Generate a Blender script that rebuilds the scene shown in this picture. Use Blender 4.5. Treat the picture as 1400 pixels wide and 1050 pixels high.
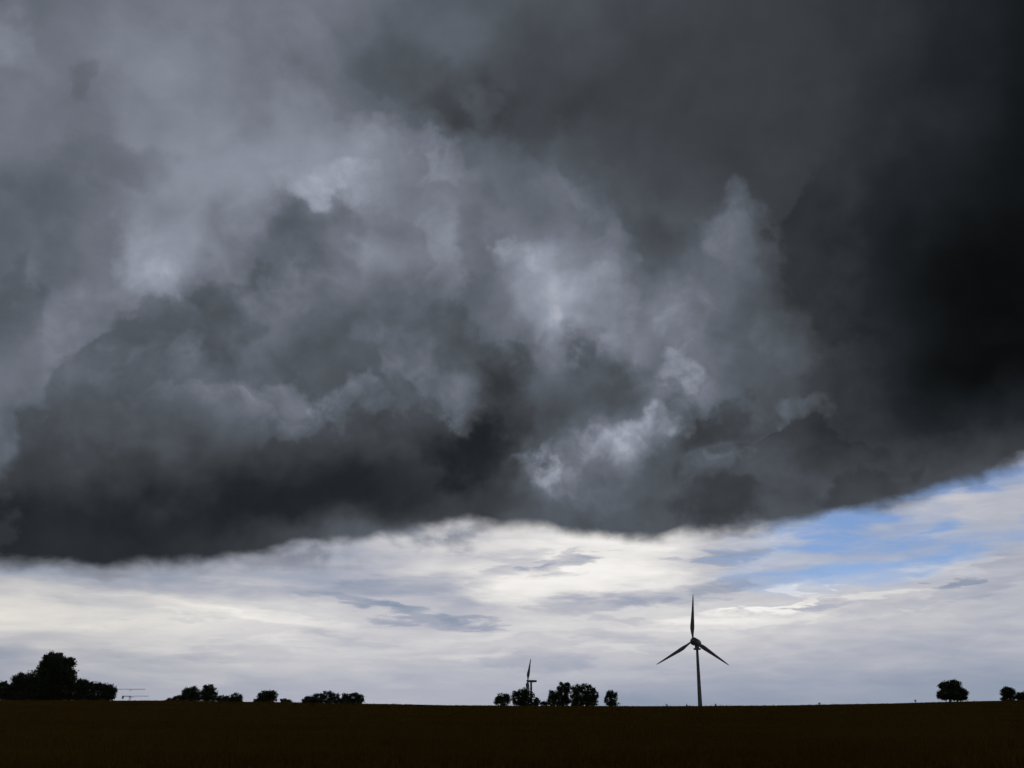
import bpy, math, random
import numpy as np
from mathutils import Vector, Matrix

for o in list(bpy.data.objects):
    bpy.data.objects.remove(o)
scene = bpy.context.scene
COL = scene.collection
R = math.radians

# ------------------------------------------------------------------ camera
W_PX, H_PX, F_PX = 1400.0, 1050.0, 1380.0        # size of the photograph, focal length in its pixels
PITCH = math.atan2(441.0, F_PX)                  # level line 441 px under the picture's centre
EYE = 1.7
cam_data = bpy.data.cameras.new("camera")
cam_data.sensor_fit = 'HORIZONTAL'
cam_data.sensor_width = 36.0
cam_data.lens = 36.0 * F_PX / W_PX
cam_data.clip_start = 0.1
cam_data.clip_end = 20000.0
cam = bpy.data.objects.new("camera", cam_data)
COL.objects.link(cam)
cam.location = (0, 0, EYE)
cam.rotation_euler = (math.pi / 2 + PITCH, 0, 0)
scene.camera = cam


def azel(px, py):
    """compass angle (0 = +Y, right positive) and height angle of a photograph pixel"""
    u = np.asarray(px, float) - W_PX / 2
    v = H_PX / 2 - np.asarray(py, float)
    fwd = F_PX * math.cos(PITCH) - v * math.sin(PITCH)
    up = v * math.cos(PITCH) + F_PX * math.sin(PITCH)
    return np.arctan2(u, fwd), np.arctan2(up, np.hypot(u, fwd))


def pixel(az, el):
    x = np.cos(el) * np.sin(az); y = np.cos(el) * np.cos(az); z = np.sin(el)
    f = y * math.cos(PITCH) + z * math.sin(PITCH)
    v = -y * math.sin(PITCH) + z * math.cos(PITCH)
    f = np.maximum(f, 1e-3)
    return W_PX / 2 + F_PX * x / f, H_PX / 2 - F_PX * v / f


def point(px, py, dist):
    """point in space seen at a pixel, at a given distance over the ground"""
    a, e = azel(px, py)
    return Vector((dist * math.sin(a), dist * math.cos(a), EYE + dist * math.tan(e)))


# ------------------------------------------------------------------ colour management
vs = scene.view_settings
scene.display_settings.display_device = 'sRGB'
vs.view_transform = 'Standard'
vs.look = 'None'
vs.exposure = 0.0
vs.gamma = 1.0
vs.use_curve_mapping = False
scene.cycles.max_bounces = 6
scene.cycles.use_adaptive_sampling = True
scene.cycles.adaptive_threshold = 0.02
scene.cycles.adaptive_min_samples = 8

# ------------------------------------------------------------------ sun (veiled by the storm cloud, ahead of the camera)
SUN_EL, SUN_AZ = R(32.0), R(4.0)
sun_data = bpy.data.lights.new("sun", 'SUN')
sun_data.energy = 0.5
sun_data.angle = R(20.0)
sun_data.color = (1.0, 0.95, 0.88)
sun = bpy.data.objects.new("sun", sun_data)
COL.objects.link(sun)
sun_dir = Vector((math.cos(SUN_EL) * math.sin(SUN_AZ), math.cos(SUN_EL) * math.cos(SUN_AZ), math.sin(SUN_EL)))
sun.rotation_euler = sun_dir.to_track_quat('Z', 'Y').to_euler()
sun.location = (0, 0, 50)

# ------------------------------------------------------------------ sky
SKY_STRENGTH = 0.085
world = bpy.data.worlds.new("World")
scene.world = world
world.use_nodes = True
nt = world.node_tree
nt.nodes.clear()
world.cycles.sampling_method = 'MANUAL'
world.cycles.sample_map_resolution = 512


def node(kind, **kw):
    n = nt.nodes.new(kind)
    for k, v in kw.items():
        setattr(n, k, v)
    return n


def plug(sock, val):
    if isinstance(val, bpy.types.NodeSocket):
        nt.links.new(val, sock)
    elif val is not None:
        sock.default_value = val


def M(op, a, b=None, c=None, clamp=False):
    n = node('ShaderNodeMath', operation=op, use_clamp=clamp)
    plug(n.inputs[0], a); plug(n.inputs[1], b); plug(n.inputs[2], c)
    return n.outputs[0]


def V(op, a, b=None, scale=None):
    n = node('ShaderNodeVectorMath', operation=op)
    plug(n.inputs[0], a)
    if b is not None:
        plug(n.inputs[1], b)
    if scale is not None:
        plug(n.inputs['Scale'], scale)
    return n.outputs['Value'] if op in ('LENGTH', 'DOT_PRODUCT', 'DISTANCE') else n.outputs[0]


def XYZ(x, y, z=0.0):
    n = node('ShaderNodeCombineXYZ')
    plug(n.inputs[0], x); plug(n.inputs[1], y); plug(n.inputs[2], z)
    return n.outputs[0]


def SEP(v):
    n = node('ShaderNodeSeparateXYZ')
    plug(n.inputs[0], v)
    return n.outputs


def RANGE(val, a, b, c=0.0, d=1.0, kind='SMOOTHSTEP'):
    n = node('ShaderNodeMapRange', interpolation_type=kind, clamp=True)
    plug(n.inputs[0], val); plug(n.inputs[1], a); plug(n.inputs[2], b); plug(n.inputs[3], c); plug(n.inputs[4], d)
    return n.outputs[0]


def NOISE(vec, scale, detail=6.0, rough=0.55, lac=2.0, dist=0.0, colour=False):
    n = node('ShaderNodeTexNoise', noise_dimensions='3D')
    plug(n.inputs['Vector'], vec); plug(n.inputs['Scale'], scale); plug(n.inputs['Detail'], detail)
    plug(n.inputs['Roughness'], rough); plug(n.inputs['Lacunarity'], lac); plug(n.inputs['Distortion'], dist)
    return n.outputs['Color'] if colour else n.outputs['Fac']


def CURVE(val, ys, lo=-0.5, hi=1.5):
    """smooth function of val (0..1) through evenly spaced values"""
    n = node('ShaderNodeFloatCurve')
    m = n.mapping
    m.use_clip = True
    m.clip_min_y, m.clip_max_y = lo, hi
    c = m.curves[0]
    k = len(ys)
    while len(c.points) < k:
        c.points.new(0.5, 0.5)
    for i, y in enumerate(ys):
        c.points[i].location = (i / (k - 1), float(y))
        c.points[i].handle_type = 'AUTO'
    m.update()
    plug(n.inputs['Value'], val)
    return n.outputs[0]


def MIX(fac, a, b):
    n = node('ShaderNodeMix', data_type='RGBA', clamp_factor=True)
    plug(n.inputs[0], fac)
    plug(n.inputs[6], a); plug(n.inputs[7], b)
    return n.outputs[2]


def kernel(t):
    """soft cubic weight, the four neighbours sum to one"""
    t = abs(t); B, C = 0.35, 0.325
    if t < 1:
        return ((12 - 9 * B - 6 * C) * t ** 3 + (-18 + 12 * B + 6 * C) * t ** 2 + 6 - 2 * B) / 6
    if t < 2:
        return ((-B - 6 * C) * t ** 3 + (6 * B + 30 * C) * t ** 2 + (-12 * B - 48 * C) * t + 8 * B + 24 * C) / 6
    return 0.0


KERN = [kernel(-2 + 4 * i / 24) for i in range(25)]
AZ_LIM = R(40.0)


def brightness_map(az, el, table, xs, ys, el_lo, el_hi, rows, cols=41):
    """brightness of a cloud sheet over azimuth and height: one curve per height, blended"""
    table = np.asarray(table, float) / 100.0
    ai = np.linspace(-AZ_LIM, AZ_LIM, cols)
    ei = np.linspace(el_lo, el_hi, rows)
    u = M('MULTIPLY_ADD', az, 1 / (2 * AZ_LIM), 0.5, clamp=True)
    t = RANGE(el, el_lo, el_hi, 0.0, rows - 1.0, 'LINEAR')
    acc = 0.0
    for j in range(-1, rows + 1):
        e = ei[min(max(j, 0), rows - 1)]
        px, py = pixel(ai, np.full_like(ai, e))
        fx = np.clip((px - xs[0]) / (xs[1] - xs[0]), 0, len(xs) - 1.001)
        fy = np.clip((py - ys[0]) / (ys[1] - ys[0]), 0, len(ys) - 1.001)
        ix, iy = fx.astype(int), fy.astype(int)
        wx, wy = fx - ix, fy - iy
        row = ((table[iy, ix] * (1 - wx) + table[iy, ix + 1] * wx) * (1 - wy)
               + (table[iy + 1, ix] * (1 - wx) + table[iy + 1, ix + 1] * wx) * wy)
        c = CURVE(u, row)
        w = CURVE(M('MULTIPLY_ADD', t, 0.25, 0.5 - j * 0.25, clamp=True), KERN)
        acc = M('MULTIPLY_ADD', c, w, acc)
    return acc


def blob(p, px, py, rx, ry, rot=0.0, inner=0.0, fade=None):
    """soft patch of cloud around a direction; radii in photograph pixels; fade = weaker towards one side"""
    a, e = azel(px, py)
    a2, _ = azel(px + rx, py); _, e2 = azel(px, py - ry)
    c, t = math.cos(R(rot)), math.sin(R(rot))
    sx, sy = float(a2 - a), float(e2 - e)
    qx = V('DOT_PRODUCT', p, (c / sx, t / sx, -(a * c + e * t) / sx))
    qy = V('DOT_PRODUCT', p, (-t / sy, c / sy, (a * t - e * c) / sy))
    b = RANGE(M('MULTIPLY_ADD', qy, qy, M('MULTIPLY', qx, qx)), inner * inner, 1.0, 1.0, 0.0)
    if fade:
        b = M('MULTIPLY', b, RANGE(qy, fade[0], fade[1]))
    return b


D = node('ShaderNodeTexCoord').outputs['Generated']
dx, dy, dz = SEP(D)
AZ = M('ARCTAN2', dx, dy)
EL = M('ARCSINE', dz)
P = XYZ(AZ, EL, 1.0)


def NOISE3(vec, scale, detail, rough, dist=0.0):
    """three independent noises centred on zero"""
    n = node('ShaderNodeSeparateColor')
    plug(n.inputs[0], NOISE(vec, scale, detail, rough, dist=dist, colour=True))
    return [M('SUBTRACT', n.outputs[i], 0.5) for i in range(3)]


def warped(p, parts):
    for scale, amp, detail, rough, off in parts:
        s = NOISE3(V('ADD', D, off), scale, detail, rough)
        p = V('ADD', p, XYZ(M('MULTIPLY', s[0], amp[0]), M('MULTIPLY', s[1], amp[1])))
    return p


# ---- the storm cloud: brightness seen across its underside
XS = [i * 50 for i in range(29)]
YS = [i * 50 for i in range(16)]
STORM = [
 [38,38,41,45,46,47,48,47,46,47,45,41,39,37,35,33,31,29,28,27,26,25,24,22,21,18,15,12,9],
 [53,47,43,47,48,49,48,47,46,48,44,39,37,37,34,30,30,27,27,26,25,25,25,24,21,18,15,12,9],
 [49,49,45,49,52,52,50,47,46,47,44,40,39,38,32,28,26,25,26,26,24,24,23,23,20,17,14,11,8],
 [42,47,44,48,51,53,49,49,54,50,45,41,38,34,29,30,25,26,26,25,25,25,23,23,20,17,14,11,8],
 [46,46,47,48,51,53,53,55,57,57,56,52,42,36,32,29,27,27,26,25,24,25,24,23,19,16,13,10,8],
 [39,40,41,45,52,54,56,55,56,61,54,49,49,44,43,41,33,30,29,27,25,26,25,23,18,15,12,9,7],
 [37,41,43,47,52,55,51,49,46,52,52,47,48,43,40,42,44,34,31,32,38,27,24,22,16,13,10,8,7],
 [38,40,45,45,61,55,46,45,39,42,50,46,47,44,54,56,46,46,33,36,43,31,24,20,14,11,8,7,6],
 [39,44,46,46,47,49,46,52,46,44,47,43,44,44,52,58,56,48,40,42,38,32,26,20,14,10,8,7,6],
 [38,45,44,39,37,42,40,42,40,37,37,38,39,39,46,56,52,54,46,44,36,34,28,22,15,11,8,7,6],
 [41,45,41,39,40,42,41,39,37,35,34,38,40,37,37,46,38,34,57,42,34,34,30,23,15,11,8,7,6],
 [43,39,37,37,37,38,37,34,35,34,33,36,34,30,26,30,32,33,37,40,36,33,28,22,15,11,9,9,9],
 [41,31,32,33,33,32,31,30,31,29,28,29,25,23,24,33,42,61,38,28,36,31,26,22,18,16,16,17,19],
 [25,24,27,26,24,22,21,21,20,19,19,20,20,23,30,45,36,36,33,35,30,28,28,27,28,30,30,30,30],
 [19,19,19,17,15,15,14,14,14,14,14,16,20,24,30,34,36,36,35,30,32,33,34,33,33,33,33,33,33],
 [20,19,19,18,18,18,20,24,30,34,36,36,36,36,36,36,36,36,36,36,36,36,36,36,36,36,36,36,36],
]
PS = warped(P, [(5.0, (0.06, 0.05), 1.0, 0.45, (3.1, 0.7, 1.9)),
                (13.0, (0.13, 0.11), 7.0, 0.5, (7.7, 2.2, 5.0))])
as_, es_, _ = SEP(PS)
storm_v = brightness_map(as_, es_, STORM, XS, YS, R(6.0), R(40.0), 18)
# shreds and lobes with a crisp side: x, y, half sizes, turn, strength, where the falloff starts, fade across (from, to)
LOBES = [
 (76, 420, 36, 70, 14, 0.04, 0.0, None), (326, 655, 226, 212, 45, -0.085, 1.24, (0.0, 0.9)),
 (630, 55, 175, 110, -16, -0.045, 1.1, (0.3, -0.8)), (735, 565, 105, 76, 42, -0.035, 1.15, (-0.2, 0.8)),
 (1185, 335, 112, 110, 90, -0.05, 1.15, (-0.2, 0.8)), (1060, 655, 120, 52, 6, -0.06, 1.15, (-0.2, 0.8)), (520, 640, 150, 60, 8, -0.05, 1.15, (-0.3, 0.8)),
 (300, 585, 110, 42, -4, 0.05, 1.15, (-0.5, 0.9)), (20, 410, 22, 60, 0, -0.04, 0.0, None), (15, 62, 34, 40, 0, 0.05, 0.0, None),
 (215, 335, 46, 56, -25, 0.10, 0.3, (1.0, -0.9)),
 (118, 125, 16, 22, -30, -0.05, 0.3, None), (150, 225, 80, 26, 5, -0.05, 0.3, None), (60, 270, 60, 40, 0, -0.03, 0.2, None),
 (280, 430, 40, 80, 25, -0.05, 0.5, None), (255, 440, 20, 60, 28, 0.05, 0.2, None),
 (435, 325, 62, 46, -8, -0.13, 0.55, (-1.1, 0.8)), (395, 345, 60, 40, 20, -0.04, 0.2, None), (385, 405, 55, 26, 18, 0.07, 0.3, None),
 (460, 255, 66, 22, -6, 0.09, 0.1, None), (535, 200, 50, 26, -18, 0.10, 0.3, (-0.9, 0.9)), (590, 215, 60, 16, -20, 0.05, 0.2, None),
 (520, 110, 120, 62, -22, -0.06, 0.6, (1.1, -0.6)), (640, 150, 60, 70, 0, -0.05, 0.4, None),
 (673, 140, 18, 46, -35, 0.05, 0.0, None), (600, 350, 16, 70, 6, 0.06, 0.2, None), (650, 330, 34, 60, 0, -0.05, 0.2, None),
 (762, 260, 50, 30, -30, 0.06, 0.3, (-0.9, 0.6)), (826, 300, 20, 55, 6, 0.06, 0.0, None), (856, 380, 18, 55, 0, 0.06, 0.0, None),
 (700, 355, 36, 26, 0, 0.12, 0.55, (-0.9, 0.9)), (745, 400, 46, 50, 10, 0.10, 0.5, (-0.8, 1.0)), (805, 388, 28, 24, -10, 0.08, 0.5, (-0.8, 1.0)),
 (752, 465, 20, 40, 8, 0.09, 0.0, None), (835, 455, 26, 40, 8, 0.10, 0.5, (0.9, -0.9)), (790, 470, 26, 26, 0, -0.05, 0.3, None),
 (800, 510, 80, 36, -28, -0.10, 0.5, (-0.9, 0.9)), (880, 330, 40, 60, 0, -0.04, 0.3, None),
 (945, 440, 24, 46, -8, 0.09, 0.4, (-0.9, 0.9)), (1012, 325, 40, 62, 24, 0.13, 0.62, (-0.9, 0.9)),
 (925, 502, 38, 20, -8, 0.14, 0.35, None), (960, 530, 36, 22, -20, 0.06, 0.3, None), (940, 555, 26, 16, 0, -0.07, 0.3, None),
 (862, 603, 58, 30, 22, 0.20, 0.42, (-0.9, 0.5)), (925, 573, 26, 13, 35, 0.09, 0.3, None),
 (772, 622, 40, 16, 30, 0.10, 0.35, None), (745, 648, 34, 17, -20, 0.17, 0.45, (-0.9, 0.9)), (800, 650, 60, 36, 0, 0.05, 0.2, None),
 (990, 590, 60, 28, 8, -0.12, 0.5, (-0.9, 0.8)), (975, 628, 28, 18, 20, 0.10, 0.25, None), (1012, 608, 22, 14, 20, 0.07, 0.2, None),
 (1100, 565, 36, 15, 14, 0.09, 0.3, None), (1070, 470, 44, 24, -12, 0.04, 0.4, None), (985, 690, 70, 22, 4, -0.08, 0.4, None),
 (1180, 662, 50, 16, 12, -0.06, 0.3, None), (1120, 620, 50, 36, 0, 0.03, 0.2, None), (900, 715, 160, 16, 3, -0.03, 0.2, None),
 (585, 505, 85, 30, -32, 0.10, 0.8, (1.0, -0.6)), (640, 490, 66, 36, -32, -0.10, 0.6, (-0.8, 0.8)),
 (400, 562, 95, 34, -6, 0.10, 0.8, (-0.9, 0.9)), (485, 552, 46, 28, 10, 0.10, 0.8, (-0.9, 0.9)), (235, 510, 95, 44, 4, 0.07, 0.8, (-0.9, 0.9)),
 (120, 560, 60, 90, 25, 0.03, 0.6, None), (650, 615, 60, 46, 0, -0.08, 0.3, None), (480, 670, 190, 44, 4, -0.03, 0.2, None),
 (1300, 430, 130, 130, 0, -0.02, 0.1, None),
]
PB = warped(P, [(10.0, (0.05, 0.04), 2.0, 0.5, (2.1, 3.7, 0.9)), (24.0, (0.11, 0.09), 8.0, 0.54, (0.7, 8.2, 3.0))])
lit, shaded = 0.0, storm_v
for (px, py, rx, ry, rot, amp, inner, fade) in LOBES:
    m = blob(PB, px, py, rx * 1.3 + 6, ry * 1.3 + 6, rot, inner * 0.75, fade)
    if amp > 0:
        lit = M('MULTIPLY_ADD', m, amp * 0.8, lit)
    else:
        shaded = M('MULTIPLY_ADD', m, amp * 0.8, shaded)
broken = RANGE(NOISE(V('ADD', D, (8, 3, 4)), 30.0, 7.0, 0.6, dist=0.5), 0.36, 0.62, 0.5, 1.2)
storm_v = M('MULTIPLY_ADD', lit, broken, shaded)
# fine puffs and shreds all over the sheet
n1 = M('SUBTRACT', NOISE(D, 12.0, 7.0, 0.5, dist=0.5), 0.5)
n2 = M('SUBTRACT', NOISE(V('ADD', D, (4, 9, 2)), 30.0, 7.0, 0.52, dist=0.4), 0.5)
# rounded heads of cloud: a relief whose upper sides catch more light than the undersides


def heads(off, scale):
    n = NOISE(V('ADD', D, off), scale, 6.0, 0.46, dist=0.25)
    return M('ABSOLUTE', M('SUBTRACT', n, 0.5))


relief = M('SUBTRACT', heads((6.0, 1.0, 7.0), 6.5), heads((5.993, 0.994, 7.026), 6.5))
rough_part = blob(P, 560, 540, 720, 330, 0, 0.3)
fine = M('MULTIPLY_ADD', n2, 0.18, M('MULTIPLY', n1, 0.26))
texture = M('MULTIPLY_ADD', M('MULTIPLY_ADD', relief, 0.75, fine), M('MULTIPLY_ADD', rough_part, 0.75, 0.25), M('MULTIPLY', fine, 0.5))
storm_v = M('MULTIPLY_ADD', storm_v, texture, M('MULTIPLY', storm_v, 0.97))
# beyond the picture the sheet goes on at its mean brightness
storm_v = M('MAXIMUM', storm_v, M('MULTIPLY_ADD', n1, 0.10, 0.045))
far = M('MAXIMUM', RANGE(M('ABSOLUTE', AZ), R(36), R(75)), RANGE(EL, R(42), R(65)))
mean_v = M('MULTIPLY_ADD', n1, 0.25, 0.25)
storm_v = M('ADD', M('MULTIPLY', storm_v, M('SUBTRACT', 1.0, far)), M('MULTIPLY', mean_v, far))

# ---- lower edge of the storm cloud
EDGE = [(-350, 775), (0, 772), (60, 772), (150, 768), (250, 766), (330, 757), (430, 742), (520, 732), (600, 716), (680, 716), (760, 724),
        (850, 731), (930, 732), (1000, 727), (1080, 712), (1150, 697), (1200, 688), (1280, 666), (1340, 649), (1400, 628), (1700, 520)]
ea, ee = azel([p[0] for p in EDGE], [p[1] for p in EDGE])
edge_el = np.interp(np.linspace(-AZ_LIM, AZ_LIM, 41), ea, ee)
FD = XYZ(dx, dy, M('MULTIPLY', dz, 1.5))
f1 = NOISE3(V('ADD', FD, (1.3, 6.1, 2.2)), 7.0, 2.0, 0.5)
f2 = NOISE3(V('ADD', FD, (5.5, 1.1, 8.0)), 17.0, 6.0, 0.52, 0.2)
ae_ = M('MULTIPLY_ADD', f2[0], 0.08, M('MULTIPLY_ADD', f1[0], 0.04, AZ))
ee_ = M('MULTIPLY_ADD', f2[1], 0.034, M('MULTIPLY_ADD', f1[1], 0.010, EL))
PE = XYZ(ae_, ee_, 1.0)
edge = CURVE(M('MULTIPLY_ADD', ae_, 1 / (2 * AZ_LIM), 0.5, clamp=True), edge_el)
storm_mask = RANGE(M('SUBTRACT', ee_, edge), -0.011, 0.007)

# ---- the high thin cloud under it
XL = [i * 100 for i in range(15)]
YL = [700 + i * 20 for i in range(14)]
HIGH = [
 [70,70,70,70,70,72,80,86,88,84,75,70,70,74,70],
 [70,70,70,70,70,72,80,86,88,86,75,68,68,72,68],
 [66,66,68,68,70,72,78,80,86,88,76,68,66,68,68],
 [62,62,64,66,68,70,76,80,86,86,74,70,70,68,68],
 [68,68,68,66,66,68,78,88,91,88,74,74,74,72,70],
 [78,76,72,68,66,66,74,90,93,88,78,78,77,74,72],
 [83,84,84,80,76,72,72,86,82,78,82,80,76,74,72],
 [84,84,86,84,80,76,68,78,80,82,84,80,76,74,72],
 [74,77,80,84,82,80,78,82,80,80,84,78,74,72,71],
 [68,75,78,80,80,79,79,78,78,80,80,76,72,70,69],
 [65,72,76,78,78,77,76,76,76,76,76,72,69,67,66],
 [64,69,72,74,73,72,72,72,72,72,70,68,66,64,63],
 [63,65,66,66,67,68,68,68,66,65,65,64,62,60,60],
 [64,66,66,68,70,70,70,68,62,60,60,62,62,62,62],
]
# streaks: the sheet lies level far away, so its pattern is drawn out sideways near the skyline
SD = XYZ(dx, dy, M('MULTIPLY', dz, 5.0))
s1x, s1y, s1z = NOISE3(SD, 7.0, 7.0, 0.5, 0.4)
PL = V('ADD', P, XYZ(M('MULTIPLY', s1x, 0.30), M('MULTIPLY', s1y, 0.05)))
al_, el_, _ = SEP(PL)
high_v = brightness_map(al_, el_, HIGH, XL, YL, R(-0.5), R(11.5), 16)
STREAKS = [
 (560, 842, 130, 8, -9, -0.13, 0.0), (640, 852, 30, 6, -10, -0.06, 0.2), (480, 826, 60, 9, -8, -0.06, 0.2),
 (782, 768, 46, 15, 6, -0.22, 0.3), (725, 774, 60, 13, 2, -0.14, 0.3), (815, 764, 30, 6, 0, -0.08, 0.2), (690, 757, 40, 8, 3, -0.06, 0.2),
 (250, 803, 230, 13, -3, -0.08, 0.2), (120, 820, 90, 8, -2, -0.05, 0.2), (560, 800, 120, 16, 6, -0.07, 0.2),
 (800, 826, 100, 14, 2, -0.14, 0.35), (900, 816, 90, 9, 5, -0.10, 0.3), (985, 806, 60, 12, 12, -0.10, 0.3), (770, 819, 30, 5, 0, -0.05, 0.2),
 (1000, 763, 50, 11, 3, -0.14, 0.3), (1060, 790, 90, 12, 8, -0.08, 0.2), (1285, 799, 34, 7, 5, -0.16, 0.3), (1130, 828, 70, 6, 4, -0.10, 0.2),
 (1240, 830, 120, 8, 8, -0.06, 0.2), (1350, 800, 90, 10, 8, -0.05, 0.2), (900, 852, 120, 5, -5, -0.06, 0.2), (840, 872, 120, 5, -4, -0.05, 0.2),
 (340, 890, 90, 7, -2, -0.05, 0.2), (300, 902, 100, 6, 0, -0.05, 0.2), (60, 895, 100, 10, -2, -0.04, 0.2), (720, 905, 90, 14, 0, -0.06, 0.2),
 (470, 880, 100, 6, -2, -0.05, 0.2), (240, 848, 40, 5, 0, -0.05, 0.2), (420, 868, 50, 4, -3, -0.06, 0.2),
 (770, 796, 180, 20, 4, 0.08, 0.3), (830, 748, 150, 22, 2, 0.07, 0.3), (660, 745, 60, 10, 2, 0.06, 0.3),
 (1000, 850, 140, 8, 5, 0.09, 0.3), (1112, 805, 32, 6, 5, 0.14, 0.3), (1085, 824, 60, 5, 12, 0.12, 0.2), (1050, 832, 70, 4, 6, 0.10, 0.2),
 (400, 848, 130, 9, -6, 0.07, 0.3), (250, 832, 120, 7, -6, 0.06, 0.2), (30, 850, 120, 12, -3, 0.04, 0.2), (400, 878, 80, 5, -2, 0.05, 0.2),
 (1310, 770, 90, 10, 8, 0.08, 0.3), (1190, 815, 70, 5, 6, 0.09, 0.2), (670, 870, 60, 6, 3, 0.05, 0.2), (620, 895, 90, 5, 4, 0.04, 0.2), (860, 885, 40, 5, 4, 0.05, 0.2),
]
PT = V('ADD', P, XYZ(M('MULTIPLY', s1z, 0.14), M('MULTIPLY', s1x, 0.022)))
t1x, t1y, t1z = NOISE3(V('ADD', SD, (3, 1, 9)), 26.0, 6.0, 0.55, 0.3)
PT = V('ADD', PT, XYZ(M('MULTIPLY', t1x, 0.14), M('MULTIPLY', t1y, 0.015)))
for (px, py, rx, ry, rot, amp, inner) in STREAKS:
    high_v = M('MULTIPLY_ADD', blob(PT, px, py, rx * 1.15, ry * 1.4, rot, inner * 0.6), amp * 0.85, high_v)
s2 = M('SUBTRACT', NOISE(V('ADD', SD, (2, 5, 1)), 15.0, 6.0, 0.52, dist=0.6), 0.5)
low_calm = RANGE(EL, R(0.3), R(3.5), 0.4, 1.0)
high_v = M('MULTIPLY_ADD', M('MULTIPLY_ADD', s2, 0.14, M('MULTIPLY', t1z, 0.08)), low_calm, high_v)

# ---- clear blue gap on the right
blue = blob(PT, 1230, 715, 330, 85, 10, 0.55)
for (px, py, rx, ry, rot, amp, inner) in [
        (1270, 698, 80, 14, 6, 0.75, 0.4), (1375, 690, 95, 24, 8, 0.95, 0.6), (1190, 727, 60, 10, 3, 0.5, 0.2), (1090, 768, 90, 9, 5, 0.7, 0.2),
        (1220, 755, 110, 10, 6, 0.5, 0.2), (1010, 745, 80, 20, 4, 0.55, 0.2), (1340, 725, 80, 10, 6, 0.5, 0.2), (980, 725, 60, 14, 0, 0.5, 0.2)]:
    blue = M('MULTIPLY', blue, M('MULTIPLY_ADD', blob(PT, px, py, rx * 1.2, ry * 1.7, rot, inner * 0.5), -amp, 1.0))
blue = M('MULTIPLY', blue, RANGE(M('ADD', s2, M('MULTIPLY', t1z, 0.5)), -0.10, 0.32, 0.80, 0.42))


def tint(v, ramp):
    n = node('ShaderNodeValToRGB')
    n.color_ramp.interpolation = 'LINEAR'
    e = n.color_ramp.elements
    while len(e) < len(ramp):
        e.new(0.5)
    for i, (pos, c) in enumerate(ramp):
        e[i].position = pos
        e[i].color = (*[((x / 255) / 12.92 if x / 255 <= 0.04045 else ((x / 255 + 0.055) / 1.055) ** 2.4) for x in c], 1)
    plug(n.inputs[0], v)
    return n.outputs[0]


# photograph tones from dark to light (display value -> light)
STORM_RAMP = [(0.0, (0, 0, 0)), (0.05, (11, 13, 14)), (0.15, (35, 39, 43)), (0.25, (61, 64, 69)), (0.35, (84, 90, 98)),
                           (0.45, (110, 115, 127)), (0.60, (148, 153, 167)), (0.75, (190, 194, 204)), (1.0, (255, 255, 255))]
storm_col = tint(storm_v, STORM_RAMP)
high_col = tint(high_v, [(0.0, (0, 0, 0)), (0.45, (100, 112, 135)), (0.58, (136, 149, 168)), (0.66, (163, 168, 183)), (0.76, (194, 194, 200)), (0.86, (221, 219, 218)),
                         (0.93, (239, 236, 233)), (1.0, (250, 247, 244))])
sky = node('ShaderNodeTexSky', sky_type='NISHITA', sun_disc=False)
sky.sun_elevation = SUN_EL
sky.sun_rotation = SUN_AZ
sky.sun_intensity = 1.0
sky.altitude = 100
sky.air_density = 0.5
sky.dust_density = 0.0
sky.ozone_density = 4.0
SC = 1.0 / SKY_STRENGTH
warm = RANGE(AZ, R(-8), R(-26))
high_col = V('MULTIPLY', high_col, XYZ(M('MULTIPLY_ADD', warm, 0.015, 1.0), 1.0, M('MULTIPLY_ADD', warm, -0.045, 1.0)))
high_light = V('SCALE', high_col, scale=SC)
storm_light = V('SCALE', storm_col, scale=SC)
c1 = MIX(blue, high_light, sky.outputs[0])
scud = blob(PE, 510, 744, 200, 36, 8, 0.3)
for (px, py, rx, ry, rot) in [(640, 728, 60, 14, 0), (270, 772, 220, 20, 3), (1010, 722, 60, 14, 8), (90, 780, 150, 12, 0)]:
    scud = M('MAXIMUM', scud, M('MULTIPLY', blob(PE, px, py, rx, ry, rot, 0.1), 0.7))
scud = M('MULTIPLY', scud, RANGE(f2[2], -0.13, 0.10, 0.1, 0.95))
scud_light = V('SCALE', tint(M('MULTIPLY_ADD', f2[2], -0.3, 0.53), STORM_RAMP), scale=SC)
c1 = MIX(scud, c1, scud_light)
c2 = MIX(storm_mask, c1, storm_light)
bg = node('ShaderNodeBackground')
plug(bg.inputs[0], c2)
bg.inputs[1].default_value = SKY_STRENGTH
out = node('ShaderNodeOutputWorld')
nt.links.new(bg.outputs[0], out.inputs[0])



# ================================================================== helpers for things
def lin(c):
    return tuple(((x / 255) / 12.92 if x / 255 <= 0.04045 else ((x / 255 + 0.055) / 1.055) ** 2.4) for x in c)


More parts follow.
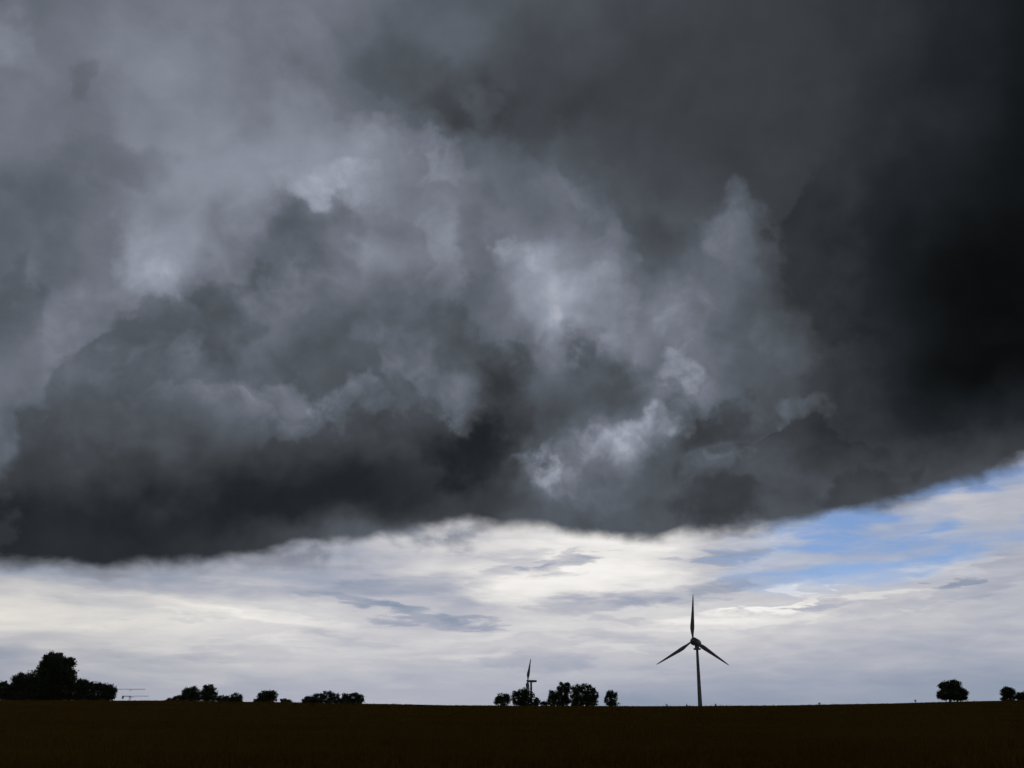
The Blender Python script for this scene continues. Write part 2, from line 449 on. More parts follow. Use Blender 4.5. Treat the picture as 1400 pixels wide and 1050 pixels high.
def material(name, base, rough=0.7, spots=None, metallic=0.0, scale=3.0, bump=0.0):
    """Principled material with a noise between two colours of the surface"""
    m = bpy.data.materials.new(name)
    m.use_nodes = True
    t = m.node_tree
    b = t.nodes['Principled BSDF']
    b.inputs['Roughness'].default_value = rough
    b.inputs['Metallic'].default_value = metallic
    tc = t.nodes.new('ShaderNodeTexCoord')
    n = t.nodes.new('ShaderNodeTexNoise')
    n.inputs['Scale'].default_value = scale
    n.inputs['Detail'].default_value = 6
    t.links.new(tc.outputs['Object'], n.inputs['Vector'])
    r = t.nodes.new('ShaderNodeValToRGB')
    r.color_ramp.elements[0].position = 0.35
    r.color_ramp.elements[1].position = 0.65
    r.color_ramp.elements[0].color = (*base, 1)
    r.color_ramp.elements[1].color = (*(spots or base), 1)
    t.links.new(n.outputs['Fac'], r.inputs[0])
    t.links.new(r.outputs[0], b.inputs['Base Color'])
    b.inputs['Specular IOR Level'].default_value = 0.1 if name in ('field_soil', 'ripe_crop', 'bark') else 0.4
    if bump:
        bp = t.nodes.new('ShaderNodeBump')
        bp.inputs['Strength'].default_value = bump
        t.links.new(n.outputs['Fac'], bp.inputs['Height'])
        t.links.new(bp.outputs[0], b.inputs['Normal'])
    return m


MAT = {
    'soil': material('field_soil', (0.062, 0.038, 0.006), 0.95, (0.082, 0.052, 0.009), scale=0.05, bump=0.2),
    'crop': material('ripe_crop', (0.106, 0.061, 0.006), 0.85, (0.132, 0.079, 0.009), scale=0.08),
    'leaf': material('tree_leaves', (0.032, 0.045, 0.016), 0.7, (0.05, 0.065, 0.024), scale=0.6),
    'leaf_dark': material('hedge_leaves', (0.028, 0.038, 0.015), 0.7, (0.042, 0.054, 0.02), scale=0.6),
    'bark': material('bark', (0.06, 0.048, 0.036), 0.9, (0.10, 0.08, 0.06), scale=4, bump=0.5),
    'tower': material('painted_steel', (0.15, 0.16, 0.16), 0.5, (0.18, 0.19, 0.19), scale=0.3),
    'blade': material('blade_coating', (0.13, 0.14, 0.14), 0.5, (0.16, 0.17, 0.17), scale=0.3),
    'nacelle': material('nacelle_shell', (0.12, 0.13, 0.13), 0.5, (0.16, 0.17, 0.17), scale=0.6),
    'crane': material('crane_steel', (0.30, 0.28, 0.24), 0.6, (0.36, 0.33, 0.27), scale=0.5),
    'concrete': material('concrete', (0.30, 0.29, 0.27), 0.9, (0.36, 0.35, 0.33), scale=1.5),
}


class Mesh:
    def __init__(self):
        self.v, self.f = [], []

    def tube(self, pts, radii, sides=8, cap=True):
        pts = [Vector(p) for p in pts]
        base = len(self.v)
        ref = None
        for i, p in enumerate(pts):
            d = (pts[min(i + 1, len(pts) - 1)] - pts[max(i - 1, 0)]).normalized()
            if ref is None:
                ref = Vector((0, 0, 1)) if abs(d.z) < 0.9 else Vector((1, 0, 0))
            u = d.cross(ref).normalized(); w = d.cross(u)
            for k in range(sides):
                a = 2 * math.pi * k / sides
                self.v.append(p + (u * math.cos(a) + w * math.sin(a)) * radii[i])
        for i in range(len(pts) - 1):
            for k in range(sides):
                q = base + i * sides
                self.f.append((q + k, q + (k + 1) % sides, q + sides + (k + 1) % sides, q + sides + k))
        if cap:
            self.f.append(tuple(base + k for k in range(sides))[::-1])
            self.f.append(tuple(base + (len(pts) - 1) * sides + k for k in range(sides)))
        return self

    def box(self, lo, hi):
        b = len(self.v)
        for x in (lo[0], hi[0]):
            for y in (lo[1], hi[1]):
                for z in (lo[2], hi[2]):
                    self.v.append(Vector((x, y, z)))
        for f in ((0, 1, 3, 2), (4, 6, 7, 5), (0, 4, 5, 1), (2, 3, 7, 6), (0, 2, 6, 4), (1, 5, 7, 3)):
            self.f.append(tuple(b + i for i in f))
        return self

    def build(self, name, mat, parent=None, smooth=False):
        me = bpy.data.meshes.new(name)
        me.from_pydata([tuple(v) for v in self.v], [], self.f)
        me.validate(); me.update()
        if smooth:
            for p in me.polygons:
                p.use_smooth = True
        me.materials.append(mat)
        o = bpy.data.objects.new(name, me)
        COL.objects.link(o)
        o.parent = parent
        return o


def quads_object(name, verts, mat, parent=None):
    """object out of an (n*4, 3) array of quad corners"""
    n = len(verts) // 4
    me = bpy.data.meshes.new(name)
    me.vertices.add(n * 4)
    me.vertices.foreach_set('co', np.asarray(verts, np.float32).ravel())
    me.loops.add(n * 4)
    me.loops.foreach_set('vertex_index', np.arange(n * 4, dtype=np.int32))
    me.polygons.add(n)
    me.polygons.foreach_set('loop_start', np.arange(0, n * 4, 4, dtype=np.int32))
    me.update(calc_edges=True)
    me.materials.append(mat)
    o = bpy.data.objects.new(name, me)
    COL.objects.link(o)
    o.parent = parent
    return o


def thing(name, label, cat, loc=(0, 0, 0), rotz=0.0, group=None):
    o = bpy.data.objects.new(name, None)
    COL.objects.link(o)
    o.location = loc
    o.rotation_euler = (0, 0, rotz)
    o.empty_display_size = 1.0
    o['label'] = label
    o['category'] = cat
    if group:
        o['group'] = group
    return o


# ================================================================== the ground: a field rising to a gentle brow, low land behind
CREST = 330.0
CROP_H = 0.55
SKYLINE = [(-700, 940), (-200, 952), (0, 957.2), (200, 957.8), (350, 959.6), (500, 962), (620, 964), (700, 964.8), (830, 965.2), (960, 965), (1080, 964), (1200, 962), (1300, 959.6), (1400, 957.2), (1700, 947), (2100, 938)]
sk_a, sk_e = azel([p[0] for p in SKYLINE], [p[1] for p in SKYLINE])


def height(x, y):
    x = np.asarray(x, float); y = np.asarray(y, float)
    r = np.hypot(x, y)
    a = np.arctan2(x, y)
    crest = EYE + CREST * np.tan(np.interp(a, sk_a, sk_e)) - CROP_H
    k = np.clip((np.abs(a) - R(45)) / R(40), 0, 1)
    crest = crest + (1.2 - crest) * k * k * (3 - 2 * k)
    s = np.clip(r / CREST, 0, 1)
    up = crest * s * s * (3 - 2 * s)
    d = np.maximum(r - CREST, 0)
    down = 10.0 * (1 - np.exp(-(d / 110.0) ** 2)) + 0.016 * np.maximum(d - 60, 0) * np.exp(-d / 9000.0)
    return up - np.minimum(down, 26.0) + 0.04 * np.sin(x * 0.05 + 1.0) * np.sin(y * 0.043) * np.clip(r / 40, 0, 1)


def ground_sheet():
    radii = [0.0] + list(np.geomspace(2, 200, 60)) + list(np.linspace(206, 480, 70)) + list(np.geomspace(490, 9000, 40))
    na = 360
    ang = np.linspace(-math.pi, math.pi, na, endpoint=False)
    verts = [(0, 0, float(height(0, 0)))]
    for r in radii[1:]:
        xs, ys = r * np.sin(ang), r * np.cos(ang)
        zs = height(xs, ys)
        verts += list(zip(xs.tolist(), ys.tolist(), zs.tolist()))
    faces = [(0, 1 + (k + 1) % na, 1 + k) for k in range(na)]
    for i in range(len(radii) - 2):
        a0, b0 = 1 + i * na, 1 + (i + 1) * na
        for k in range(na):
            k2 = (k + 1) % na
            faces.append((a0 + k, a0 + k2, b0 + k2, b0 + k))
    me = bpy.data.meshes.new('field')
    me.from_pydata(verts, [], faces)
    me.update()
    for p in me.polygons:
        p.use_smooth = True
    me.materials.append(MAT['soil'])
    o = bpy.data.objects.new('field', me)
    COL.objects.link(o)
    o['kind'] = 'structure'
    return o


field = ground_sheet()
field['label'] = 'wide dark brown field rising to a gentle skyline'

# ---- the standing crop: uncountable, one object
rng = np.random.default_rng(11)


def crop_band(n, r0, r1, width, tall, blades):
    r = np.sqrt(rng.uniform(r0 * r0, r1 * r1, n)) if r1 < 120 else rng.uniform(r0, r1, n)
    a = rng.uniform(R(-55), R(55), n)
    x, y = r * np.sin(a), r * np.cos(a)
    z = height(x, y)
    patch = 0.85 + 0.15 * np.sin(x * 0.21 + np.sin(y * 0.11) * 2) * np.sin(y * 0.17 + 1.3)
    out = []
    for b in range(blades):
        h = tall * patch * rng.uniform(0.72, 1.12, n)
        th = rng.uniform(0, 2 * math.pi, n)
        lean = rng.uniform(0.02, 0.25, n) * tall
        la = rng.uniform(0, 2 * math.pi, n)
        w = width * rng.uniform(0.5, 1.3, n)
        ox, oy = x + rng.normal(0, width * 2, n), y + rng.normal(0, width * 2, n)
        dxw, dyw = np.cos(th) * w / 2, np.sin(th) * w / 2
        tx, ty = ox + np.cos(la) * lean, oy + np.sin(la) * lean
        q = np.stack([
            np.stack([ox - dxw, oy - dyw, z - 0.03], 1), np.stack([ox + dxw, oy + dyw, z - 0.03], 1),
            np.stack([tx + dxw * 0.7, ty + dyw * 0.7, z + h], 1), np.stack([tx - dxw * 0.7, ty - dyw * 0.7, z + h * 0.94], 1)], 1)
        out.append(q.reshape(-1, 3))
    return np.concatenate(out)


bands = [crop_band(90000, 14, 60, 0.035, CROP_H, 3), crop_band(82000, 60, 130, 0.08, CROP_H, 3),
         crop_band(82000, 125, 290, 0.20, CROP_H, 2), crop_band(55000, 285, 350, 0.22, CROP_H, 2), crop_band(3400, 300, 335, 0.12, CROP_H * 1.35, 2)]
crop = quads_object('standing_crop', np.concatenate(bands), MAT['crop'])
crop['kind'] = 'stuff'
crop['label'] = 'dark brown ripe crop covering the whole field'
crop['category'] = 'crop'


# ================================================================== trees and bushes
def ground_at(px, dist):
    a, _ = azel(px, 960)
    x, y = dist * math.sin(a), dist * math.cos(a)
    return Vector((x, y, float(height(x, y))))


def leaf_cloud(lobes, size, per, r):
    """leaf-sized faces in clumps through a crown; lobes = (centre, radii)"""
    C, S = [], []
    for c, rad in lobes:
        c = np.asarray(c); rad = np.asarray(rad)
        vol = float(np.prod(rad) ** (2 / 3))
        k = max(8, int(per * vol))
        d = r.normal(size=(k, 3)); d /= np.linalg.norm(d, axis=1, keepdims=True)
        rr = r.uniform(0.12, 1.0, (k, 1)) ** 0.45 * (1 + 0.10 * np.sin(d[:, :1] * 7 + c[0]) + 0.10 * np.cos(d[:, 2:] * 6 + c[2]))
        clump = c + d * rr * rad
        m = 12
        pts = np.repeat(clump, m, 0) + r.normal(0, 0.55 * size, (k * m, 3)) * np.array([1, 1, 0.8])
        C.append(pts)
    c = np.concatenate(C)
    n = len(c)
    u = r.normal(size=(n, 3)); u /= np.linalg.norm(u, axis=1, keepdims=True)
    w = np.cross(u, r.normal(size=(n, 3))); w /= np.linalg.norm(w, axis=1, keepdims=True)
    s = size * r.uniform(0.25, 0.62, (n, 1))
    q = np.stack([c - u * s, c - w * s * 0.55, c + u * s, c + w * s * 0.55], 1)
    return q.reshape(-1, 3)


def tree(name, label, cat, base_px, dist, lobes_px, seed, group=None, size=0.45, per=22, stems=1, trunk=None, leaf='leaf', depth=0.9):
    """lobes_px: (x, y, half width, half height) in photograph pixels, turned into metres at the tree's distance"""
    r = np.random.default_rng(seed)
    g = ground_at(base_px, dist)
    root = thing(name, label, cat, g, 0, group)
    a, _ = azel(base_px, 960)
    right = Vector((math.cos(a), -math.sin(a), 0)); away = Vector((math.sin(a), math.cos(a), 0))
    lobes = []
    for (lx, ly, hw, hh) in lobes_px:
        c = point(lx, ly, dist) - g
        rx = (point(lx + hw, ly, dist) - point(lx - hw, ly, dist)).length / 2
        rz = abs(point(lx, ly - hh, dist).z - point(lx, ly + hh, dist).z) / 2
        off = float(r.uniform(-0.45, 0.45)) * rx if len(lobes_px) > 1 else 0.0
        lobes.append((c + away * off, rx, rz))
    sets = []
    for c, rx, rz in lobes:
        sets.append(((c.x, c.y, c.z), (rx, rx * depth, rz)))
    # small side clumps break the outline
    extra = []
    for c, rad in sets:
        for _ in range(7):
            d = r.normal(size=3); d /= np.linalg.norm(d)
            if d[2] < -0.5:
                d[2] *= -1
            extra.append((tuple(np.array(c) + d * np.array(rad) * 0.9), tuple(np.array(rad) * r.uniform(0.22, 0.38))))
    q = leaf_cloud(sets, size, per, r)
    q2 = leaf_cloud(extra, size, per * 1.0, r)
    allq = np.concatenate([q, q2])
    keep = allq.reshape(-1, 4, 3)[:, :, 2].min(axis=1) > 0.05
    allq = allq.reshape(-1, 4, 3)[keep].reshape(-1, 3)
    quads_object('crown', allq, MAT[leaf], root)
    top = max(c.z + rz for c, rx, rz in lobes)
    wide = max(rx for c, rx, rz in lobes)
    tr = trunk or 0.035 * top + 0.05
    m = Mesh()
    for i in range(stems):
        b = Vector(((i - (stems - 1) / 2) * wide * 0.28, float(r.uniform(-.2, .2)), -0.15)) if stems > 1 else Vector((0, 0, -0.15))
        c, rx, rz = lobes[i % len(lobes)]
        k = tr / math.sqrt(stems)
        mid = b.lerp(Vector((c.x, c.y, max(c.z - rz * 0.5, 0.3))), 0.6)
        m.tube([b, b.lerp(mid, 0.5) + Vector((float(r.normal(0, .08)), float(r.normal(0, .08)), 0)), mid, Vector((c.x, c.y, c.z + rz * 0.3))], [k * 1.35, k, k * 0.75, k * 0.2], 8)
        for c2, rx2, rz2 in lobes:
            for _ in range(3):
                e = Vector((c2.x + float(r.uniform(-.6, .6)) * rx2, c2.y + float(r.uniform(-.5, .5)) * rx2, c2.z + float(r.uniform(-.3, .6)) * rz2))
                s0 = b.lerp(mid, float(r.uniform(0.7, 1.0)))
                m.tube([s0, s0.lerp(e, 0.5) + Vector((0, 0, 0.08 * top)), e], [k * 0.45, k * 0.28, k * 0.08], 5, cap=False)
    m.build('trunk', MAT['bark'], root, smooth=True)
    return root


GL = 'trees and hedge at the left edge'
tree('broadleaf_tree', 'tallest dark tree rising from the hedge at the far left', 'tree', 78, 336,
     [(77, 912, 22, 17), (66, 917, 14, 15), (90, 916, 13, 16), (78, 932, 26, 14), (60, 930, 10, 16), (96, 929, 8, 11), (76, 902, 13, 9)], 1, size=0.6, per=26, trunk=0.5)
tree('broadleaf_tree', 'medium rounded tree just left of the tallest tree in the hedge', 'tree', 35, 338,
     [(30, 930, 12, 9), (43, 928, 9, 10), (22, 935, 7, 9), (38, 940, 16, 10)], 2, size=0.5, per=24)
tree('field_hedge', 'long low dark hedge running under the tallest tree on the left', 'hedge', 80, 334,
     [(-30, 944, 18, 12), (0, 943, 14, 10), (16, 946, 14, 10), (45, 947, 18, 10), (75, 947, 18, 10), (104, 942, 14, 11), (112, 935, 7, 6), (122, 945, 14, 11), (136, 942, 13, 9), (148, 943, 10, 9), (153, 949, 5, 8), (-14, 948, 14, 9), (-20, 954, 22, 5), (15, 954, 22, 5), (50, 954, 22, 5), (85, 954, 22, 5), (118, 954, 22, 5), (142, 954, 14, 5)],
     3, size=0.5, per=26, stems=6, leaf='leaf_dark', depth=0.8)
tree('broadleaf_tree', 'left one of two equal round trees past the hedge end', 'tree', 261, 350,
     [(262, 947, 10, 9), (256, 950, 8, 8), (267, 949, 7, 10), (261, 956, 13, 6)], 4, size=0.4, per=30)
tree('broadleaf_tree', 'right one of two equal round trees past the hedge end', 'tree', 285, 352,
     [(286, 944, 10, 8), (281, 948, 7, 9), (290, 949, 7, 10), (285, 955, 11, 7)], 5, size=0.4, per=30)
tree('low_bush', 'low bush sloping down left of the two equal round trees', 'bush', 240, 346,
     [(244, 956, 8, 5), (236, 958, 8, 4), (252, 955, 6, 6), (229, 959, 5, 2.5)], 6, size=0.35, per=34, stems=3, leaf='leaf_dark')
tree('low_bush', 'low bush touching the right one of the two equal round trees', 'bush', 316, 347,
     [(304, 956, 7, 5), (314, 956, 9, 5), (322, 954, 9, 6), (327, 957, 5, 5), (304, 959, 8, 3), (318, 959, 12, 3)], 7, size=0.35, per=34, stems=4, leaf='leaf_dark')
tree('round_bush', 'single domed tree standing alone between two low bush groups on the left', 'tree', 364, 348,
     [(366, 949, 9, 5), (358, 953, 7, 6), (372, 952, 7, 7), (365, 957, 14, 5), (350, 959, 4, 2.5)], 8, size=0.38, per=34, stems=3)
tree('low_bush', 'tiny bush right beside the single domed tree', 'bush', 390, 346,
     [(387, 958, 4, 3), (395, 959, 5, 2)], 9, size=0.3, per=40, stems=2, leaf='leaf_dark')
tree('wide_bush', 'wide domed bush, left half of the last thicket before the bare skyline', 'bush', 440, 350,
     [(448, 952, 9, 7), (436, 954, 9, 6), (425, 957, 9, 5), (457, 954, 7, 6), (418, 959, 5, 3), (430, 959, 14, 4), (455, 959, 14, 4)], 10, size=0.38, per=34, stems=4)
tree('wide_bush', 'flat topped bush, right half of the last thicket before the bare skyline', 'bush', 482, 351,
     [(474, 955, 8, 6), (483, 953, 8, 6), (492, 956, 6, 6), (474, 960, 10, 4), (488, 960, 10, 4)], 11, size=0.38, per=34, stems=4)
tree('broadleaf_tree', 'small round tree leftmost in the row by the distant turbine', 'tree', 687, 430,
     [(687, 953, 8, 6), (681, 957, 5, 6), (693, 957, 5, 6), (687, 961, 11, 5)], 12, size=0.5, per=15)
tree('broadleaf_tree', 'round leafy tree standing in front of the distant turbine tower', 'tree', 715, 440,
     [(714, 949, 9, 8), (707, 953, 7, 8), (721, 952, 8, 9), (709, 959, 10, 7), (720, 960, 10, 7)], 13, size=0.5, per=20)
tree('low_bush', 'small pointed bush right of the tree at the distant turbine', 'bush', 734, 436,
     [(734, 959, 4, 5), (732, 963, 6, 3)], 14, size=0.4, per=30, stems=2, leaf='leaf_dark')
tree('low_bush', 'very low bush filling the gap before the big tree clump', 'bush', 744, 436,
     [(742, 963, 4, 4), (747, 963, 4, 4)], 15, size=0.35, per=30, stems=2, leaf='leaf_dark')
tree('broadleaf_tree', 'short left outer tree of the big clump between both turbines', 'tree', 757, 430,
     [(757, 951, 7, 7), (755, 960, 7, 8), (763, 959, 6, 9)], 16, size=0.5, per=24)
tree('broadleaf_tree', 'tall narrow tree with twin tops in the clump between both turbines', 'tree', 771, 436,
     [(767, 940, 5, 6), (775, 940, 5, 6), (770, 949, 9, 8), (770, 960, 9, 9)], 17, size=0.5, per=24)
tree('broadleaf_tree', 'middle tree of the clump between both turbines, right of the light gap', 'tree', 788, 432,
     [(788, 942, 7, 6), (787, 951, 7, 8), (790, 960, 9, 9)], 18, size=0.5, per=24)
tree('broadleaf_tree', 'broadest rounded tree on the right side of the clump between both turbines', 'tree', 805, 434,
     [(800, 943, 9, 8), (809, 949, 8, 8), (813, 954, 5, 7), (803, 958, 11, 9), (810, 961, 6, 6)], 19, size=0.5, per=24)
tree('broadleaf_tree', 'small slim tree standing alone left of the large turbine', 'tree', 836, 425,
     [(834, 950, 5, 6), (839, 954, 6, 8), (831, 957, 4, 8), (837, 962, 9, 4)], 20, size=0.45, per=26)
tree('broadleaf_tree', 'lone round tree with bare trunks on the right skyline', 'tree', 1302, 331,
     [(1300, 939, 14, 9), (1292, 944, 9, 10), (1312, 946, 10, 8), (1301, 949, 18, 6), (1287, 950, 5, 4), (1316, 951, 7, 5), (1299, 954, 11, 4), (1289, 953, 6, 3), (1313, 955, 8, 3)], 21, size=0.45, per=34, stems=3, trunk=0.42)
tree('round_bush', 'round bush near the right edge of the skyline', 'bush', 1378, 338,
     [(1378, 946, 9, 7), (1373, 949, 6, 7), (1384, 950, 6, 7), (1378, 955, 10, 5)], 22, size=0.38, per=34, stems=3)
tree('low_bush', 'low flat bush cut by the right edge of the picture', 'bush', 1404, 339,
     [(1396, 951, 7, 5), (1406, 950, 9, 5), (1418, 952, 9, 5), (1396, 955, 8, 4), (1408, 955, 12, 4)], 23, size=0.36, per=34, stems=4, leaf='leaf_dark')


def sprig(px, tall, seed, label):
    r = np.random.default_rng(seed)
    g = ground_at(px, 327)
    root = thing('tall_weed', label, 'weed', g, 0, 'weeds on the skyline')
    m = Mesh()
    for k in range(4):
        e = Vector((float(r.normal(0, .22)), float(r.normal(0, .22)), tall * float(r.uniform(.7, 1.05))))
        m.tube([(0, 0, -0.05), e * 0.5 + Vector((0, 0, .05)), e], [0.03, 0.025, 0.012], 5)
    m.build('stem', MAT['bark'], root)
    quads_object('leaves', leaf_cloud([((0, 0, tall * 0.75), (0.3, 0.3, tall * 0.3))], 0.22, 40, r), MAT['leaf_dark'], root)


sprig(1252, 1.5, 31, 'tallest weed on the bare skyline left of the lone round tree')
sprig(911, 1.05, 32, 'small weed on the skyline just left of the large turbine tower')
sprig(938, 0.95, 33, 'tiny weed close to the foot of the large turbine')
sprig(978, 1.0, 34, 'small weed on the skyline just right of the large turbine tower')
sprig(1120, 1.0, 35, 'weed on the bare skyline midway from turbine to lone round tree')


# ================================================================== wind turbines
def blade_mesh(L, chord, pitch=2.0, twist_root=16.0):
    """rotor blade along +Z, chord along X, thin along Y; narrow round root, widest at a quarter of its span"""
    m = Mesh()
    prof = [(0.0, 0.42, 0.42), (0.05, 0.42, 0.40), (0.12, 0.62, 0.30), (0.22, 0.98, 0.20), (0.30, 1.0, 0.165), (0.45, 0.80, 0.125), (0.6, 0.62, 0.09), (0.75, 0.46, 0.065), (0.88, 0.32, 0.045), (0.96, 0.20, 0.03), (1.0, 0.05, 0.01)]
    n = 12
    for (s, c, th) in prof:
        tw = R(twist_root * (1 - s) ** 2 + pitch)
        for k in range(n):
            a = 2 * math.pi * k / n
            x = -(math.cos(a) * 0.5 + (0.16 if s > 0.08 else 0.0)) * c * chord
            y = math.sin(a) * 0.5 * th * chord * (1.0 if math.cos(a) < 0.2 else 0.8)
            m.v.append(Vector((x * math.cos(tw) - y * math.sin(tw), x * math.sin(tw) + y * math.cos(tw) - 0.02 * L * s * s, s * L)))
    for i in range(len(prof) - 1):
        for k in range(n):
            m.f.append((i * n + k, (i + 1) * n + k, (i + 1) * n + (k + 1) % n, i * n + (k + 1) % n))
    m.f.append(tuple(range(n)))
    m.f.append(tuple((len(prof) - 1) * n + k for k in range(n))[::-1])
    return m


def revolve(prof, sides=24):
    """(y, radius) profile turned about the Y axis"""
    m = Mesh()
    for (y, rr) in prof:
        for k in range(sides):
            a = 2 * math.pi * k / sides
            m.v.append(Vector((rr * math.cos(a), y, rr * math.sin(a))))
    for i in range(len(prof) - 1):
        for k in range(sides):
            m.f.append((i * sides + k, (i + 1) * sides + k, (i + 1) * sides + (k + 1) % sides, i * sides + (k + 1) % sides))
    m.f.append(tuple(range(sides)))
    m.f.append(tuple((len(prof) - 1) * sides + k for k in range(sides))[::-1])
    return m


def turbine(label, tower_px, hub_px, hub_py, dist, face, blade_len, chord, spin, tilt, kind, r_low, r_top, pitch=2.0, cone=0.0):
    g = ground_at(tower_px, dist)
    root = thing('wind_turbine', label, 'wind turbine', g, 0, 'wind turbines on the skyline')
    hubz = point(hub_px, hub_py, dist).z - g.z
    collar_z = hubz - (1.9 if kind == 'round' else 1.0)
    m = Mesh()
    zs = [-0.3, collar_z * 0.34, collar_z * 0.67, collar_z]
    m.tube([(0, 0, z) for z in zs], [r_low + (r_top - r_low) * max(z, 0) / collar_z for z in zs], 28)
    t = m.build('tower', MAT['tower'], root, smooth=True)
    for z in zs[1:3]:
        rr = r_low + (r_top - r_low) * z / collar_z
        Mesh().tube([(0, 0, z - 0.09), (0, 0, z + 0.09)], [rr + 0.04, rr + 0.04], 28).build('flange', MAT['tower'], t)
    Mesh().tube([(0, 0, -0.4), (0, 0, 0.25)], [r_low * 2.2, r_low * 2.1], 24).build('foundation', MAT['concrete'], root)
    d = Mesh().box((-0.45, -r_low - 0.06, 0.3), (0.45, -r_low + 0.25, 2.4))
    d.build('door', MAT['nacelle'], t)
    # everything above the collar turns with the wind: -Y of this frame looks into the wind
    rot = Matrix.Rotation(face, 4, 'Z') @ Matrix.Translation((0, 0, hubz)) @ Matrix.Rotation(-tilt, 4, 'X')

    def place(o):
        o.matrix_local = rot
        return o
    if kind == 'round':
        y0 = -3.4
        for a0, b0, rr in ((collar_z - 0.55, collar_z + 0.9, r_top * 1.9), (collar_z - 1.15, collar_z - 0.5, r_top * 3.1)):
            Mesh().tube([(0, 0, a0), (0, 0, b0)], [rr, rr], 28).build('yaw_collar', MAT['nacelle'], root, smooth=False)
        place(revolve([(-2.3, 0.8), (-2.2, 1.25), (-1.6, 1.42), (-0.6, 1.42), (0.6, 1.3), (1.8, 1.0), (2.8, 0.6), (3.2, 0.1)]).build('nacelle', MAT['nacelle'], root, smooth=True))
        place(revolve([(-2.62, 1.3), (-2.55, 1.62), (-2.0, 1.62), (-1.93, 1.3)], 32).build('generator_ring', MAT['nacelle'], root))
        hub = place(revolve([(-4.5, 0.05), (-4.4, 0.45), (-4.0, 0.85), (-3.5, 1.05), (-2.9, 1.05), (-2.65, 0.9)]).build('hub', MAT['nacelle'], root, smooth=True))
        r0 = 0.8
    else:
        y0 = -3.0
        Mesh().tube([(0, 0, collar_z - 0.1), (0, 0, collar_z + 0.35)], [r_top * 1.3, r_top * 1.3], 24).build('yaw_collar', MAT['nacelle'], root)
        n = Mesh()
        secs = [(-2.2, 0.85, 0.85), (-1.6, 1.05, 1.0), (2.5, 1.1, 1.0), (4.6, 0.95, 0.85), (5.0, 0.7, 0.6)]
        for (y, w, h) in secs:
            for (cx, cz) in ((-1, -.75), (-.75, -1), (.75, -1), (1, -.75), (1, .75), (.75, 1), (-.75, 1), (-1, .75)):
                n.v.append(Vector((cx * w, y, cz * h)))
        for i in range(len(secs) - 1):
            for k in range(8):
                n.f.append((i * 8 + k, i * 8 + (k + 1) % 8, (i + 1) * 8 + (k + 1) % 8, (i + 1) * 8 + k))
        n.f.append(tuple(range(8))[::-1]); n.f.append(tuple(32 + k for k in range(8)))
        n.build('nacelle', MAT['nacelle'], root).matrix_local = Matrix.Rotation(face, 4, 'Z') @ Matrix.Translation((0, 0, hubz))
        hub = place(revolve([(-4.2, 0.05), (-4.1, 0.4), (-3.7, 0.8), (-3.0, 0.95), (-2.4, 0.95), (-2.25, 0.8)]).build('hub', MAT['nacelle'], root, smooth=True))
        r0 = 0.6
    me = None
    for k in range(3):
        ang = spin + k * 2 * math.pi / 3
        if me is None:
            b = blade_mesh(blade_len - r0, chord, pitch).build('blade', MAT['blade'], root, smooth=True)
            me = b.data
        else:
            b = bpy.data.objects.new('blade', me)
            COL.objects.link(b)
            b.parent = root
        b.matrix_local = rot @ Matrix.Translation((0, y0, 0)) @ Matrix.Rotation(ang, 4, 'Y') @ Matrix.Rotation(-cone, 4, 'X') @ Matrix.Translation((0, 0, r0))
    return root


D1 = 433.0
L1 = point(951, 813, D1).z - point(951, 877, D1).z
az1 = azel(953, 900)[0]
turbine('large wind turbine with three spread blades right of the picture centre', 957, 951, 878, D1, -float(az1) + R(-28), L1 * 1.01, 1.75, R(2.0), R(5), 'round', 0.98, 0.48)
D2 = 930.0
L2 = point(726, 899, D2).z - point(722, 930, D2).z
az2 = azel(726, 930)[0]
turbine('distant wind turbine seen side-on behind the small round trees', 726.3, 726, 931.3, D2, -float(az2) + R(-86), L2, 2.6, R(1.0), R(5), 'long', 1.3, 0.85, 62.0, R(4.5))


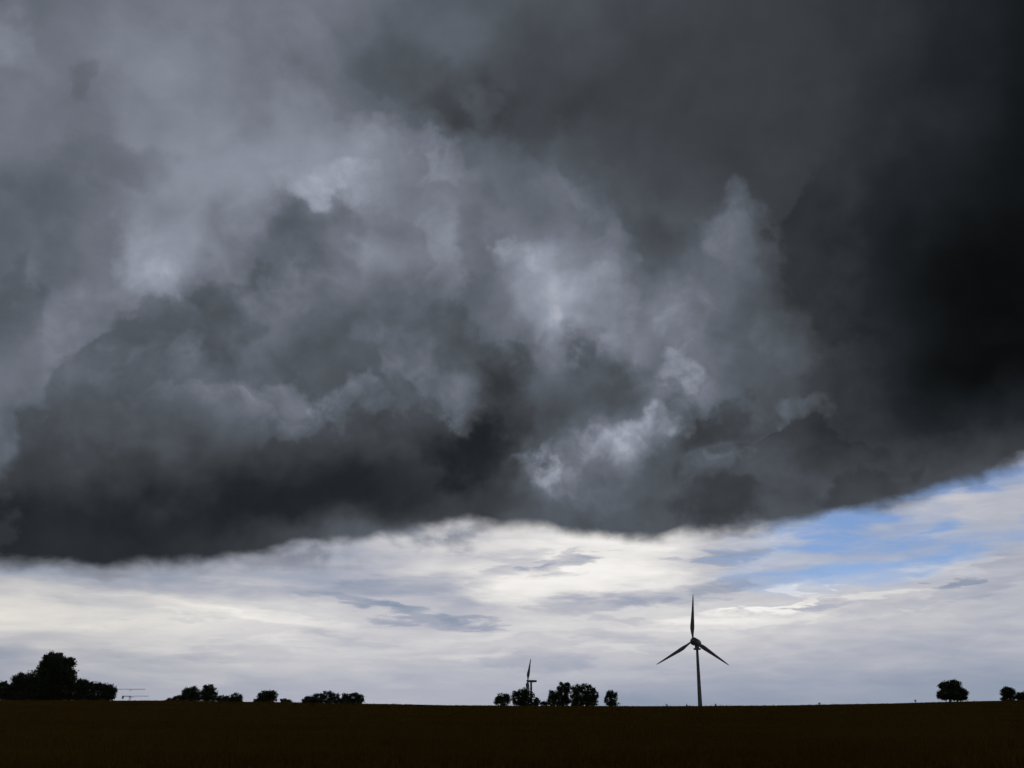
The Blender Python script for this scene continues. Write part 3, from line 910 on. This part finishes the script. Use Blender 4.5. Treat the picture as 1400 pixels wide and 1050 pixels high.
# ================================================================== far tower cranes behind the hedge
def lattice(m, a, b, w, bay, rad):
    """square lattice boom between two points"""
    a, b = Vector(a), Vector(b)
    d = (b - a).normalized()
    up = Vector((0, 0, 1)) if abs(d.z) < 0.9 else Vector((0, 1, 0))
    s = d.cross(up).normalized() * w / 2
    t = d.cross(s).normalized() * w / 2
    c = [s + t, s - t, -s - t, -s + t]
    n = max(1, int((b - a).length / bay))
    for k in range(4):
        m.tube([a + c[k], b + c[k]], [rad, rad], 4)
    for i in range(n):
        p, q = a.lerp(b, i / n), a.lerp(b, (i + 1) / n)
        for k in range(4):
            e, f = (c[k], c[(k + 1) % 4]) if i % 2 else (c[(k + 1) % 4], c[k])
            m.tube([p + e, q + f], [rad * 0.6, rad * 0.6], 4, cap=False)
    return m


def crane(label, mast_px, jib_py, tip_px, back_px, dist, trolley_px):
    g = ground_at(mast_px, dist)
    a, _ = azel(mast_px, 950)
    root = thing('tower_crane', label, 'crane', g, -float(a), 'far tower cranes')
    top = point(mast_px, jib_py, dist).z - g.z
    sx = (point(mast_px + 10, jib_py, dist) - point(mast_px, jib_py, dist)).length / 10
    jl, bl, tl = (tip_px - mast_px) * sx, (mast_px - back_px) * sx, (trolley_px - mast_px) * sx
    Mesh().box((-3, -3, -0.5), (3, 3, 0.8)).build('base_block', MAT['concrete'], root)
    lattice(Mesh(), (0, 0, 0.7), (0, 0, top - 1.2), 1.9, 2.5, 0.2).build('mast', MAT['crane'], root)
    j = lattice(Mesh(), (0.8, 0, top), (jl, 0, top + 0.3), 1.1, 2.5, 0.11).build('jib', MAT['crane'], root)
    lattice(Mesh(), (-0.8, 0, top), (-bl, 0, top), 1.3, 2.0, 0.2).build('counter_jib', MAT['crane'], root)
    Mesh().box((-bl - 0.6, -0.9, top - 3.8), (-bl + 2.2, 0.9, top + 0.4)).build('counterweight', MAT['concrete'], root)
    Mesh().box((-0.9, -0.9, top - 1.25), (0.9, 0.9, top + 0.7)).build('slewing_ring', MAT['crane'], root)
    Mesh().box((0.95, -2.0, top - 2.6), (2.3, -0.6, top - 0.6)).build('cab', MAT['crane'], root)
    t = Mesh().box((tl - 0.9, -0.7, top - 1.3), (tl + 0.9, 0.7, top - 0.6))
    t.tube([(tl, 0, top - 1.2), (tl, 0, top - 3.0)], [0.05, 0.05], 4).build('trolley', MAT['crane'], j)


crane('upper far tower crane with its long jib sticking out of the hedge', 150, 942.5, 197, 140, 1500, 176.5)
crane('lower far tower crane with short jib and counterweight beyond the hedge end', 176.7, 952.0, 202, 166.5, 1750, 181)
